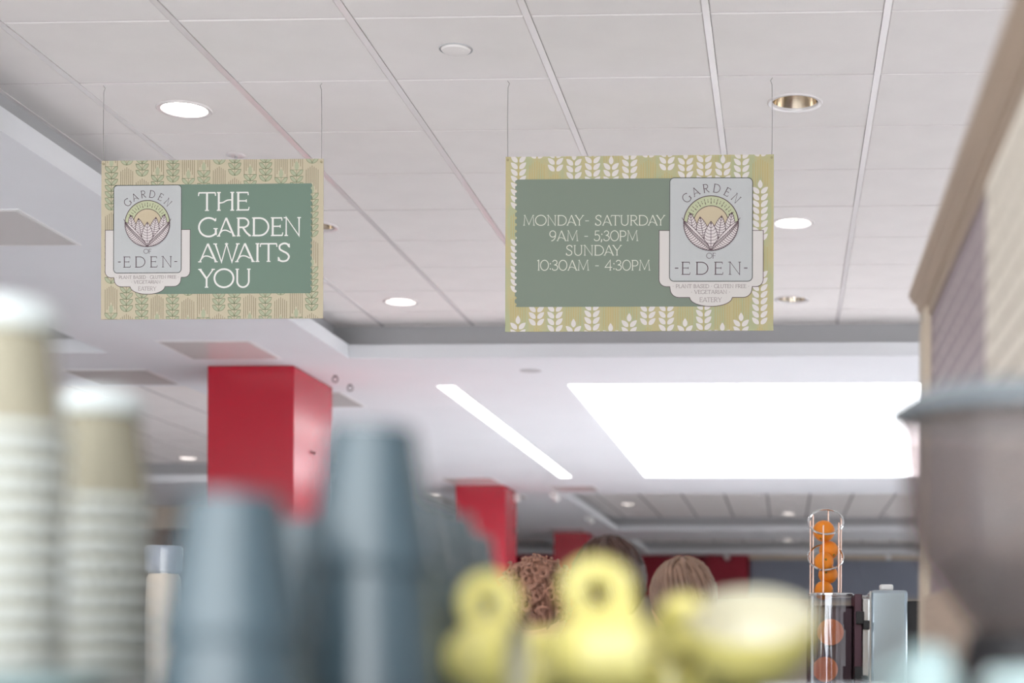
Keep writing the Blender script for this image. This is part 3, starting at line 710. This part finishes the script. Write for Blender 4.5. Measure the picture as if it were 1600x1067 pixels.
grey_stack(-.285, 1.109, EYE + .1475, 'uppermost cup of the tallest grey stack at centre left', 'wide grey cup at the bottom of the tallest grey stack', .0965)
grey_stack(-.388, 1.284, EYE + .098, 'grey cup peeping out between the two front grey stacks', 'wide grey cup under the one between the front stacks')
grey_stack(-.310, 1.338, EYE + .117, 'first grey cup of the row going back right of the tallest stack', 'wide lower grey cup, first in the row going back')
grey_stack(-.314, 1.458, EYE + .116, 'second grey cup of the row going back right of the tallest stack', 'wide lower grey cup, second in the row going back')
grey_stack(-.330, 1.570, EYE + .110, 'third grey cup of the row going back, in front of the second red column', 'wide lower grey cup, third in the row going back')
grey_stack(-.336, 1.675, EYE + .112, 'last grey cup of the row going back, beside the second red column', 'wide lower grey cup, last in the row going back')

# yellow cups
M_yel = mat('yellow_glaze', (214, 204, 120), .22, spec=.5, coat=.5)
M_glaze = mat('white_glaze', (196, 193, 172), .25, coat=.3)
M_glaze2 = mat('amber_glaze', (220, 186, 96), .25)
def yellow_cup(label, loc, R, s=1.0, rad=.043, h=.062):
    r = thing('coffee_cup', label, 'cup', group='yellow cups on the machine')
    o = [(0, 0), (.020, 0), (.022, .003), (rad * .72, .012), (rad * .90, .028), (rad * .985, h * .75), (rad, h), (rad - .002, h + .0015)]
    i = [(rad - .002, h + .0015), (rad - .0045, h - .001), (rad * .87, .030), (rad * .66, .015)]
    bt = [(rad * .66, .015), (.016, .006), (0, .006)]
    MB().lathe(o, n=48).build('bowl', M_yel, r); MB().lathe(i, n=48).lathe(bt, n=48, mi=1).build('inside_glaze', [M_glaze, M_glaze2], r)
    pts = [(rad * .93, 0, h * .82), (rad + .012, 0, h * .88), (rad + .025, 0, h * .72), (rad + .0275, 0, h * .50), (rad + .02, 0, h * .30), (rad + .006, 0, h * .27), (rad * .86, 0, h * .36)]
    P3 = []
    for a in range(len(pts) - 1):
        p0 = Vector(pts[max(a - 1, 0)]); p1 = Vector(pts[a]); p2 = Vector(pts[a + 1]); p3 = Vector(pts[min(a + 2, len(pts) - 1)])
        for k in range(5):
            q = k / 5; P3.append(.5 * ((2 * p1) + (p2 - p0) * q + (2 * p0 - 5 * p1 + 4 * p2 - p3) * q * q + (-p0 + 3 * p1 - 3 * p2 + p3) * q ** 3))
    P3.append(Vector(pts[-1])); MB().tube(P3, .0118, 12).build('handle', M_yel, r)
    r.matrix_world = Matrix.Translation(loc) @ R.to_4x4() @ Matrix.Scale(s, 4)
    return r
lie = Matrix(((0, 0, 1), (0, -1, 0), (1, 0, 0)))            # axis to the right, handle up
rz = lambda a: Matrix.Rotation(radians(a), 3, 'Z'); ry = lambda a: Matrix.Rotation(radians(a), 3, 'Y'); rx = lambda a: Matrix.Rotation(radians(a), 3, 'X')
yellow_cup('small yellow cup lying on its side, leftmost, handle loop up', (-.256, 1.245, TOP + .034), rz(-8) @ lie, .80)
yellow_cup('middle yellow cup lying on its side, highest handle loop, pale inside facing right', (-.178, 1.245, TOP + .0385), rz(14) @ ry(-2) @ lie, .88, .043, .070)
yellow_cup('right yellow cup tipped towards the lens, pale inside showing', (-.027, 1.285, TOP + .0165), rx(27) @ rz(150), .95, .054, .058)
yellow_cup('upside-down yellow cup behind the left and middle yellow cups', (-.205, 1.37, TOP + .0570), rx(180) @ rz(70), .88)
yellow_cup('upside-down yellow cup behind the middle and right yellow cups', (-.098, 1.37, TOP + .0640), rx(180) @ rz(60))
yellow_cup('yellow cup lying at the right end beside the juicer, handle hidden', (-.012, 1.38, TOP + .0345), rz(200) @ lie @ rz(180), .80)
# saucers and small cups at the lower corners
M_mint = mat('pale_mint_glaze', (150, 172, 172), .25, coat=.4)
def saucers(x, y, z0, n, label, rad=.07):
    for i in range(n):
        t = thing('saucer', label[i], 'saucer', (x + .002 * i, y, z0 + .0075 * i), group='pale mint saucers')
        MB().lathe([(0, .001), (.026, .001), (.03, 0), (.033, .003), (rad * .8, .009), (rad, .014), (rad + .001, .016), (rad - .002, .016), (rad * .8, .0115), (.03, .005), (0, .004)], n=48).build('plate', M_mint, t)
        MB().lathe([(.024, .004), (.026, .0062), (.028, .0045)], n=32).build('cup_ring', M_mint, t)
saucers(-.458, .985, TOP + .0005, 2, ['lower mint saucer of the pile at lower left', 'top mint saucer of the pile at lower left'], .042)
t = thing('espresso_cup', 'upside-down pale mint espresso cup at lower right beside the grinder', 'cup', (.092, 1.05, TOP))
MB().lathe([(.0205, .001), (.0215, 0), (.0225, .002), (.0205, .018), (.0155, .034), (.0125, .0425), (.011, .0435), (.0105, .041), (0, .0405)], n=40).build('bowl', M_mint, t)
MB().tube([(-.0185, 0, .012), (-.029, 0, .011), (-.031, 0, .022), (-.026, 0, .030), (-.0155, 0, .031)], .003).build('handle', M_mint, t)

# ------------------------------------------------------------------ coffee grinder with smoked hopper
g = thing('coffee_grinder', 'coffee grinder with a wide smoked conical bean hopper at the right edge', 'grinder', (.199, 1.36, .9))
HB = EYE - .9
MB().box(-.07, .085, -.10, .11, 0, HB - .055).build('body', mat('grinder_body', (120, 128, 134), .35, metal=.6), g, .02)
MB().lathe([(.052, HB - .055), (.058, HB - .05), (.05, HB + .005), (.046, HB + .012)]).build('collar', M_black, g)
M_smoke = bpy.data.materials.new('smoked_plastic'); M_smoke.use_nodes = True; nt = M_smoke.node_tree
pb = nt.nodes['Principled BSDF']; pb.inputs['Base Color'].default_value = lin((136, 129, 127)); pb.inputs['Roughness'].default_value = .12; pb.inputs['Specular IOR Level'].default_value = .7
tr = nt.nodes.new('ShaderNodeBsdfTransparent'); tr.inputs[0].default_value = (.84, .80, .80, 1); mx = nt.nodes.new('ShaderNodeMixShader'); mx.inputs[0].default_value = .30
nt.links.new(tr.outputs[0], mx.inputs[1]); nt.links.new(pb.outputs[0], mx.inputs[2]); nt.links.new(mx.outputs[0], nt.nodes['Material Output'].inputs[0])
MB().lathe([(.044, HB + .012), (.056, HB + .026), (.066, HB + .042), (.088, HB + .070), (.098, HB + .095), (.106, HB + .175), (.108, HB + .182), (.106, HB + .182), (.1035, HB + .175), (.0955, HB + .096), (.0855, HB + .071), (.0635, HB + .044), (.0535, HB + .028), (.041, HB + .014)], n=64).build('hopper', M_smoke, g)
MB().lathe([(.0, HB + .186), (.108, HB + .195), (.116, HB + .195), (.1175, HB + .188), (.116, HB + .195), (.096, HB + .208), (0, HB + .213)], n=64).build('hopper_lid', mat('lid_plastic', (112, 122, 128), .25, coat=.3), g)
MB().lathe([(0, -.25), (.055, -.25), (.058, -.2), (.058, -.035), (.05, -.026), (0, -.024)], 0, 0, 0, 48).build('doser', mat('doser_shell', (178, 200, 200), .3, coat=.3), g, loc=(-.004, -.20, HB + .010))
bn = MB()
for k in range(240):
    q = random.random(); z = HB + .020 + .052 * q; rm = .036 + .040 * q - .006; a = random.uniform(0, 2 * pi); rr = rm * math.sqrt(random.random()) if k % 3 else rm
    bn.ball((rr * cos(a), rr * sin(a), z), .006, 8, 5, 0, (1, .75, .6))
b = bn.build('coffee_beans', mat('roast_bean', (70, 46, 36), .35), g); b['kind'] = 'stuff'

# ------------------------------------------------------------------ wooden menu dresser on the right
M_oak = mat('limed_oak', (178, 160, 142), .55, var=.10, vscale=6, stretch=(20, .6, 20), bump=.05)
M_oakv = mat('limed_oak_upright', (186, 172, 154), .55, var=.09, vscale=6, stretch=(20, 20, .6), bump=.05)
d = thing('menu_dresser', 'tall limed oak dresser with cornice holding menu panels, right edge', 'dresser', (.278, 3.42, 0))
zc = EYE + .685
cor = [(0, zc), (0, zc + .012), (-.006, zc + .014), (-.006, zc + .026), (-.018, zc + .034), (-.018, zc + .040), (-.023, zc + .043), (-.023, zc + .052), (.45, zc + .052), (.45, zc)]
MB().extrude_y(cor, -1.75, .012).build('cornice', M_oak, d)
MB().box(0, .42, -.125, 0, 0, zc).build('post', M_oakv, d, .004)
for k in range(2): MB().box(-.002, .0, -.115 + k * .055, -.068 + k * .055, .9, zc - .03).build('post_strip', M_oakv, d, .0008)
MB().box(.006, .42, -1.75, -.125, zc - .02, zc).build('top_rail', M_oak, d, .002)
MB().box(.03, .42, -1.75, -.125, 0, zc - .02).build('back', M_oakv, d)
MB().box(.012, .03, -1.06, -.125, EYE + .1, zc - .022).build('dark_panel', mat('mauve_board', (142, 128, 132), .5, var=.03), d)
MB().box(.008, .03, -1.75, -1.062, EYE + .1, zc - .022).build('pale_panel', mat('cream_board', (222, 214, 200), .55, var=.02), d)
MB().box(0, .03, -1.75, -.125, EYE - .02, EYE + .098).build('lower_rail', M_oak, d, .003)
wr = MB(); wd = MB()
for row in range(13):
    z = zc - .07 - row * .038; y = -1.74
    while y < -1.10:
        l = random.uniform(.02, .06); wr.box(.0074, .0079, y, min(y + l, -1.09), z, z + .010); y += l + random.uniform(.008, .02)
    y = -1.03
    while y < -.2:
        l = random.uniform(.02, .06); wd.box(.0114, .0119, y, min(y + l, -.17), z, z + .010); y += l + random.uniform(.01, .03)
wr.build('menu_lines', mat('menu_ink', (170, 160, 146), .6), d)['kind'] = 'stuff'; wd.build('chalk_lines', mat('chalk', (190, 178, 178), .6), d)['kind'] = 'stuff'

# ------------------------------------------------------------------ juicer on the service counter
SV = 1.2
t = thing('service_counter', 'pale service counter under the orange juicer and jar', 'counter', (-.9, 5.3, 0))
MB().box(-1.3, 1.6, -.3, .35, SV - .04, SV).build('worktop', mat('worktop', (190, 184, 176), .4), t, .006)
MB().box(-1.26, 1.56, -.26, .32, 0, SV - .04).build('base', mat('counter_base', (110, 104, 98), .6), t, .004)
j = thing('orange_juicer', 'chrome orange juicing machine with a wire feed basket, right of the yellow cups', 'juicer', (.248, 5.216, SV))
K = .002046
def U(px): return (px - 1350) * K
def V(py): return (1006.5 - py) * K + EYE - SV
M_clear = bpy.data.materials.new('clear_cover'); M_clear.use_nodes = True; nt = M_clear.node_tree
gl = nt.nodes.new('ShaderNodeBsdfGlossy'); gl.inputs['Roughness'].default_value = .06; gl.inputs[0].default_value = (.9, .92, .96, 1)
tr = nt.nodes.new('ShaderNodeBsdfTransparent'); tr.inputs[0].default_value = (.86, .86, .9, 1); mx = nt.nodes.new('ShaderNodeMixShader'); mx.inputs[0].default_value = .16
nt.links.new(tr.outputs[0], mx.inputs[1]); nt.links.new(gl.outputs[0], mx.inputs[2]); nt.links.new(mx.outputs[0], nt.nodes['Material Output'].inputs[0])
zt = V(930)
MB().box(U(1262), U(1336), .02, .20, 0, zt - .03).build('press_housing', mat('press_housing', (70, 52, 56), .3, metal=.5), j, .01)
cov = []; x0, x1 = U(1264), U(1334)
for k in range(11): a = pi * k / 10; cov.append(((x0 + x1) / 2 - (x1 - x0) / 2 * cos(a), .018 - .075 * sin(a) ** .6))
cv = MB(); n = len(cov); cv.add([(x, y, .0) for x, y in cov] + [(x, y, zt) for x, y in cov], [(i, i + 1, n + i + 1, n + i) for i in range(n - 1)], 0, True); cv.build('clear_cover', M_clear, j)
MB().prism(cov, zt, zt + .008).build('cover_top', M_chrome, j, .002)
MB().tube([(x0 + .012, -.03, .01), (x0 + .012, -.03, zt)], .005).build('cover_rod', M_chrome, j)
for (px_, py_, r_) in ((1298, 987, .042), (1290, 1045, .04)):
    MB().tube([(U(px_), .015, V(py_)), (U(px_), -.03, V(py_))], r_, 24).build('press_drum', mat('orange_drum', (206, 104, 36), .4), j)
MB().box(U(1334), U(1346), -.06, .2, 0, zt + .004).build('hinge_frame', mat('maroon_frame', (70, 46, 54), .3, metal=.4), j, .003)
MB().box(U(1346), U(1359), -.04, .2, 0, zt - .01).build('chrome_strip', M_chrome, j, .004)
for (px_, py_) in ((1345, 967), (1343, 1052)):
    b = MB(); b.box(U(px_ - 9), U(px_ + 4), -.085, -.06, V(py_ + 8), V(py_ - 12)); b.box(U(px_ + 2), U(px_ + 12), -.095, -.07, V(py_ + 16), V(py_ + 2)); b.build('latch', M_black, j, .003)
MB().box(U(1359), U(1416), -.06, .22, 0, V(922)).build('steel_housing', M_steel, j, .010)
MB().box(U(1357), U(1360), -.066, -.056, 0, V(924)).build('housing_edge', M_chrome, j)
MB().box(U(1375), U(1396), .0, .05, V(922), V(912)).build('top_knob', M_white, j, .006)
MB().box(U(1416), U(1440), -.02, .2, 0, V(938)).build('motor_box', M_black, j, .004)
MB().box(U(1300), U(1420), .10, .22, zt, V(928)).build('rear_deck', M_chrome, j, .002)
bx, by = U(1291), .06
bk = MB(); rb_ = .053
for k in range(6):
    a = radians(20 + 60 * k); bk.tube([(bx + rb_ * cos(a), by + rb_ * sin(a), zt), (bx + rb_ * cos(a), by + rb_ * sin(a), V(806) + .028 * sin(a))], .0024, 6)
bk.build('basket_wire', mat('bronzed_wire', (190, 160, 146), .3, metal=.8), j)
for (pc, tl) in ((812, 50), (868, 50)):
    MB().tube([(bx + .056 * cos(2 * pi * k / 32), by + .056 * sin(2 * pi * k / 32) * cos(radians(tl)), V(pc) + .056 * sin(2 * pi * k / 32) * sin(radians(tl))) for k in range(32)], .0036, 8, closed=True).build('basket_ring', M_chrome, j)
M_orange = mat('orange_peel', (236, 138, 36), .45, var=.05, vscale=10, bump=.25, bscale=500)
for i, (px_, py_, dy, r_) in enumerate(((1288, 827, -.003, .0355), (1296, 857, .021, .0315), (1288, 876, -.021, .0315), (1295, 895, .021, .0315), (1288, 921, -.006, .0315))):
    t = thing('orange', ['topmost orange in the wire basket', 'second orange from the top in the wire basket', 'third orange from the top in the wire basket', 'fourth orange from the top in the wire basket', 'lowest orange in the wire basket on the juicer'][i] , 'orange', (.248 + bx + (px_ - 1291) * K, 5.216 + by + dy, SV + V(py_)), (random.random() * 3, random.random() * 3, 0), 'oranges in the juicer basket')
    MB().ball((0, 0, 0), r_, 28, 16, 0, (1, 1, .96)).build('peel', M_orange, t)
    MB().lathe([(0, r_ * .975), (.003, r_ * .97), (.004, r_ * .95)], n=10).build('stem_scar', mat('stem_scar', (120, 110, 50), .7), t)

# cream dispenser jar and snack bowl on the service counter
t = thing('dispenser_jar', 'cream jar with a clear blue cap behind the short kraft stack', 'jar', (-2.0, 5.15, SV))
MB().lathe([(0, 0), (.05, 0), (.055, .01), (.056, .29), (.052, .405), (.045, .42), (0, .42)]).build('body', mat('cream_jar', (232, 218, 200), .35), t)
MB().lathe([(.046, .422), (.058, .43), (.06, .50), (.055, .51), (0, .512)]).build('cap', mat('clear_blue', (205, 216, 232), .1, alpha=.4), t)
MB().tube([(0, 0, .42), (0, 0, .50)], .012).build('pump', M_white, t)

# ------------------------------------------------------------------ people beyond the cups
def skin_mesh(name, verts, edges, rad, m, parent, root=0, sub=2):
    me = bpy.data.meshes.new(name); me.from_pydata(verts, edges, []); me.materials.append(m)
    o = bpy.data.objects.new(name, me); C.objects.link(o); o.parent = parent
    sk_ = o.modifiers.new('skin', 'SKIN'); sk_.use_smooth_shade = True
    lay = me.skin_vertices[0] if me.skin_vertices else None
    if lay is None:
        me.attributes; bpy.context.view_layer.objects.active = o
        lay = me.skin_vertices[0]
    for i, r in enumerate(rad): lay.data[i].radius = (r, r) if not isinstance(r, tuple) else r; lay.data[i].use_root = (i == root)
    s = o.modifiers.new('sub', 'SUBSURF'); s.levels = sub; s.render_levels = sub
    return o
M_skin = mat('skin_tone', (214, 168, 144), .5)
def person(label, x, y, H, face, hair, shirt, style):
    """stands on the floor at x, y; face = heading in degrees (0 looks to +y)"""
    p = thing('person', label, 'person', (x, y, 0), (0, 0, radians(face)))
    k = H / 1.70
    V_ = [(0, 0, .95), (0, .01, 1.12), (0, .01, 1.30), (0, 0, 1.42), (0, .01, 1.50), (0, .02, 1.56), (0, .025, 1.615)]
    E_ = [(i, i + 1) for i in range(6)]; R_ = [(.12, .09), (.115, .085), (.13, .09), (.085, .07), .05, .07, .075]
    for s in (-1, 1):
        b = len(V_)
        V_ += [(s * .17, 0, 1.39), (s * .21, -.01, 1.12), (s * .22, .06, .90), (s * .225, .09, .84), (s * .1, 0, .88), (s * .1, .02, .5), (s * .1, -.01, .09), (s * .11, .12, .03)]
        R_ += [.058, .045, .034, (.022, .04), .085, .058, .04, .036]
        E_ += [(3, b), (b, b + 1), (b + 1, b + 2), (b + 2, b + 3), (0, b + 4), (b + 4, b + 5), (b + 5, b + 6), (b + 6, b + 7)]
        for q in range(4):
            c = len(V_); V_ += [(s * .225, .075 + .02 * q, .795 - .004 * abs(q - 1)), (s * .215, .085 + .02 * q, .755 + .006 * abs(q - 1))]; R_ += [.0095, .008]; E_ += [(b + 3, c), (c, c + 1)]
        c = len(V_); V_ += [(s * .205, .125, .82), (s * .195, .145, .79)]; R_ += [.011, .009]; E_ += [(b + 3, c), (c, c + 1)]
    body = skin_mesh('body', [tuple(a * k for a in v) for v in V_], E_, [tuple(a * k for a in r) if isinstance(r, tuple) else r * k for r in R_], M_skin, p)
    hz = 1.60 * k
    hd = MB().ball((0, .02 * k, hz), .1 * k, 28, 18, 0, (.77, .93, 1.12))
    hd.ball((0, .118 * k, hz - .02 * k), .016 * k, 10, 8, 0, (.8, 1.1, 1.5)); hd.build('head', M_skin, body)
    for s in (-1, 1):
        MB().ball((s * .03 * k, .105 * k, hz + .005), .011 * k, 12, 8).build('eye', mat('eye_white', (235, 232, 228), .2), body)
        MB().ball((s * .03 * k, .1155 * k, hz + .005), .005 * k, 8, 6).build('iris', mat('iris_brown', (60, 40, 30), .2), body)
        MB().ball((s * .078 * k, .015 * k, hz - .005), .03 * k, 12, 8, 0, (.3, .6, 1)).build('ear', M_skin, body)
    MB().ball((0, .107 * k, hz - .062 * k), .02 * k, 12, 6, 0, (1.2, .3, .35)).build('mouth', mat('lips', (178, 96, 92), .4), body)
    sv = [(0, 0, .92), (0, .01, 1.12), (0, .01, 1.30), (0, 0, 1.41)]; sr_ = [(.145, .115), (.135, .105), (.15, .11), (.095, .08)]; se = [(0, 1), (1, 2), (2, 3)]
    for s in (-1, 1):
        b = len(sv); sv += [(s * .17, 0, 1.385), (s * .205, -.01, 1.15)]; sr_ += [.072, .06]; se += [(3, b), (b, b + 1)]
    skin_mesh('shirt', [tuple(a * k for a in v) for v in sv], se, [tuple(a * k for a in r) if isinstance(r, tuple) else r * k for r in sr_], shirt, p)
    tv = [(0, 0, .95)]; trr = [(.14, .11)]; te = []
    for s in (-1, 1):
        b = len(tv); tv += [(s * .1, 0, .86), (s * .1, .02, .5), (s * .1, -.01, .12)]; trr += [.1, .075, .065]; te += [(0, b), (b, b + 1), (b + 1, b + 2)]
        MB().ball((s * .11 * k, .06 * k, .035), .05, 16, 8, 0, (.85, 2.2, .7)).build('shoe', M_black, p)
    skin_mesh('trousers', [tuple(a * k for a in v) for v in tv], te, [tuple(a * k for a in r) if isinstance(r, tuple) else r * k for r in trr], mat('navy_cloth', (52, 58, 76), .8), p)
    # hair: a cap of overlapping locks
    hb = MB(); hb.ball((0, -.012 * k, hz + .028 * k), .108 * k, 30, 16, 0, (.84, .92, 1.0), .008)
    for q in range(150):
        a = random.uniform(0, 2 * pi); el = random.uniform(-.2, 1.5); st = Vector((cos(a) * cos(el), sin(a) * cos(el), sin(el)))
        if st.y > .55 and st.z < .45: continue
        pts = []; rr = []
        for s in range(7):
            e2 = el - s * .16; v = Vector((cos(a + .05 * s) * cos(e2), sin(a + .05 * s) * cos(e2), sin(e2)))
            f_ = .106 + .004 * random.random()
            pts.append((v.x * f_ * k * .86, -.012 * k + v.y * f_ * k * .95, hz + .028 * k + v.z * f_ * k * 1.02)); rr.append(.0075 * k * (1 - .1 * s))
        hb.tube(pts, rr, 6)
    if style == 'curly':
        for q in range(300):
            a = random.uniform(0, 2 * pi); el = random.uniform(-.5, 1.55); v = Vector((cos(a) * cos(el), sin(a) * cos(el), sin(el)))
            if v.y > .5 and v.z < .4: continue
            c = Vector((0, -.015 * k, hz + .02 * k)) + Vector((v.x * .115, v.y * .12, v.z * .115)) * k
            ax = Vector((random.uniform(-1, 1), random.uniform(-1, 1), random.uniform(-1, 1))).normalized(); b1 = ax.orthogonal().normalized(); b2 = ax.cross(b1)
            hb.tube([c + (b1 * cos(s * .9) + b2 * sin(s * .9)) * .0095 + ax * .003 * s for s in range(9)], .0034, 5)
    hb.build('hair', hair, body)
    return p
def hairmat(n, rgb): return mat(n, rgb, .42, var=.35, vscale=22, stretch=(1, 1, .25))
person('person with short dark brown hair behind the middle yellow cup', -.437, 3.984, 1.625, 10, hairmat('dark_hair', (66, 46, 40)), mat('grey_shirt', (150, 152, 156), .8), 'short')
person('person with curly auburn hair left of the dark haired person', -.715, 4.674, 1.600, -20, hairmat('auburn_hair', (150, 110, 92)), mat('blue_shirt', (170, 190, 205), .8), 'curly')
person('person with straight grey-brown hair between the middle and right yellow cups', -.289, 4.50, 1.603, 25, hairmat('ash_hair', (134, 108, 92)), mat('white_shirt', (220, 220, 220), .8), 'short')
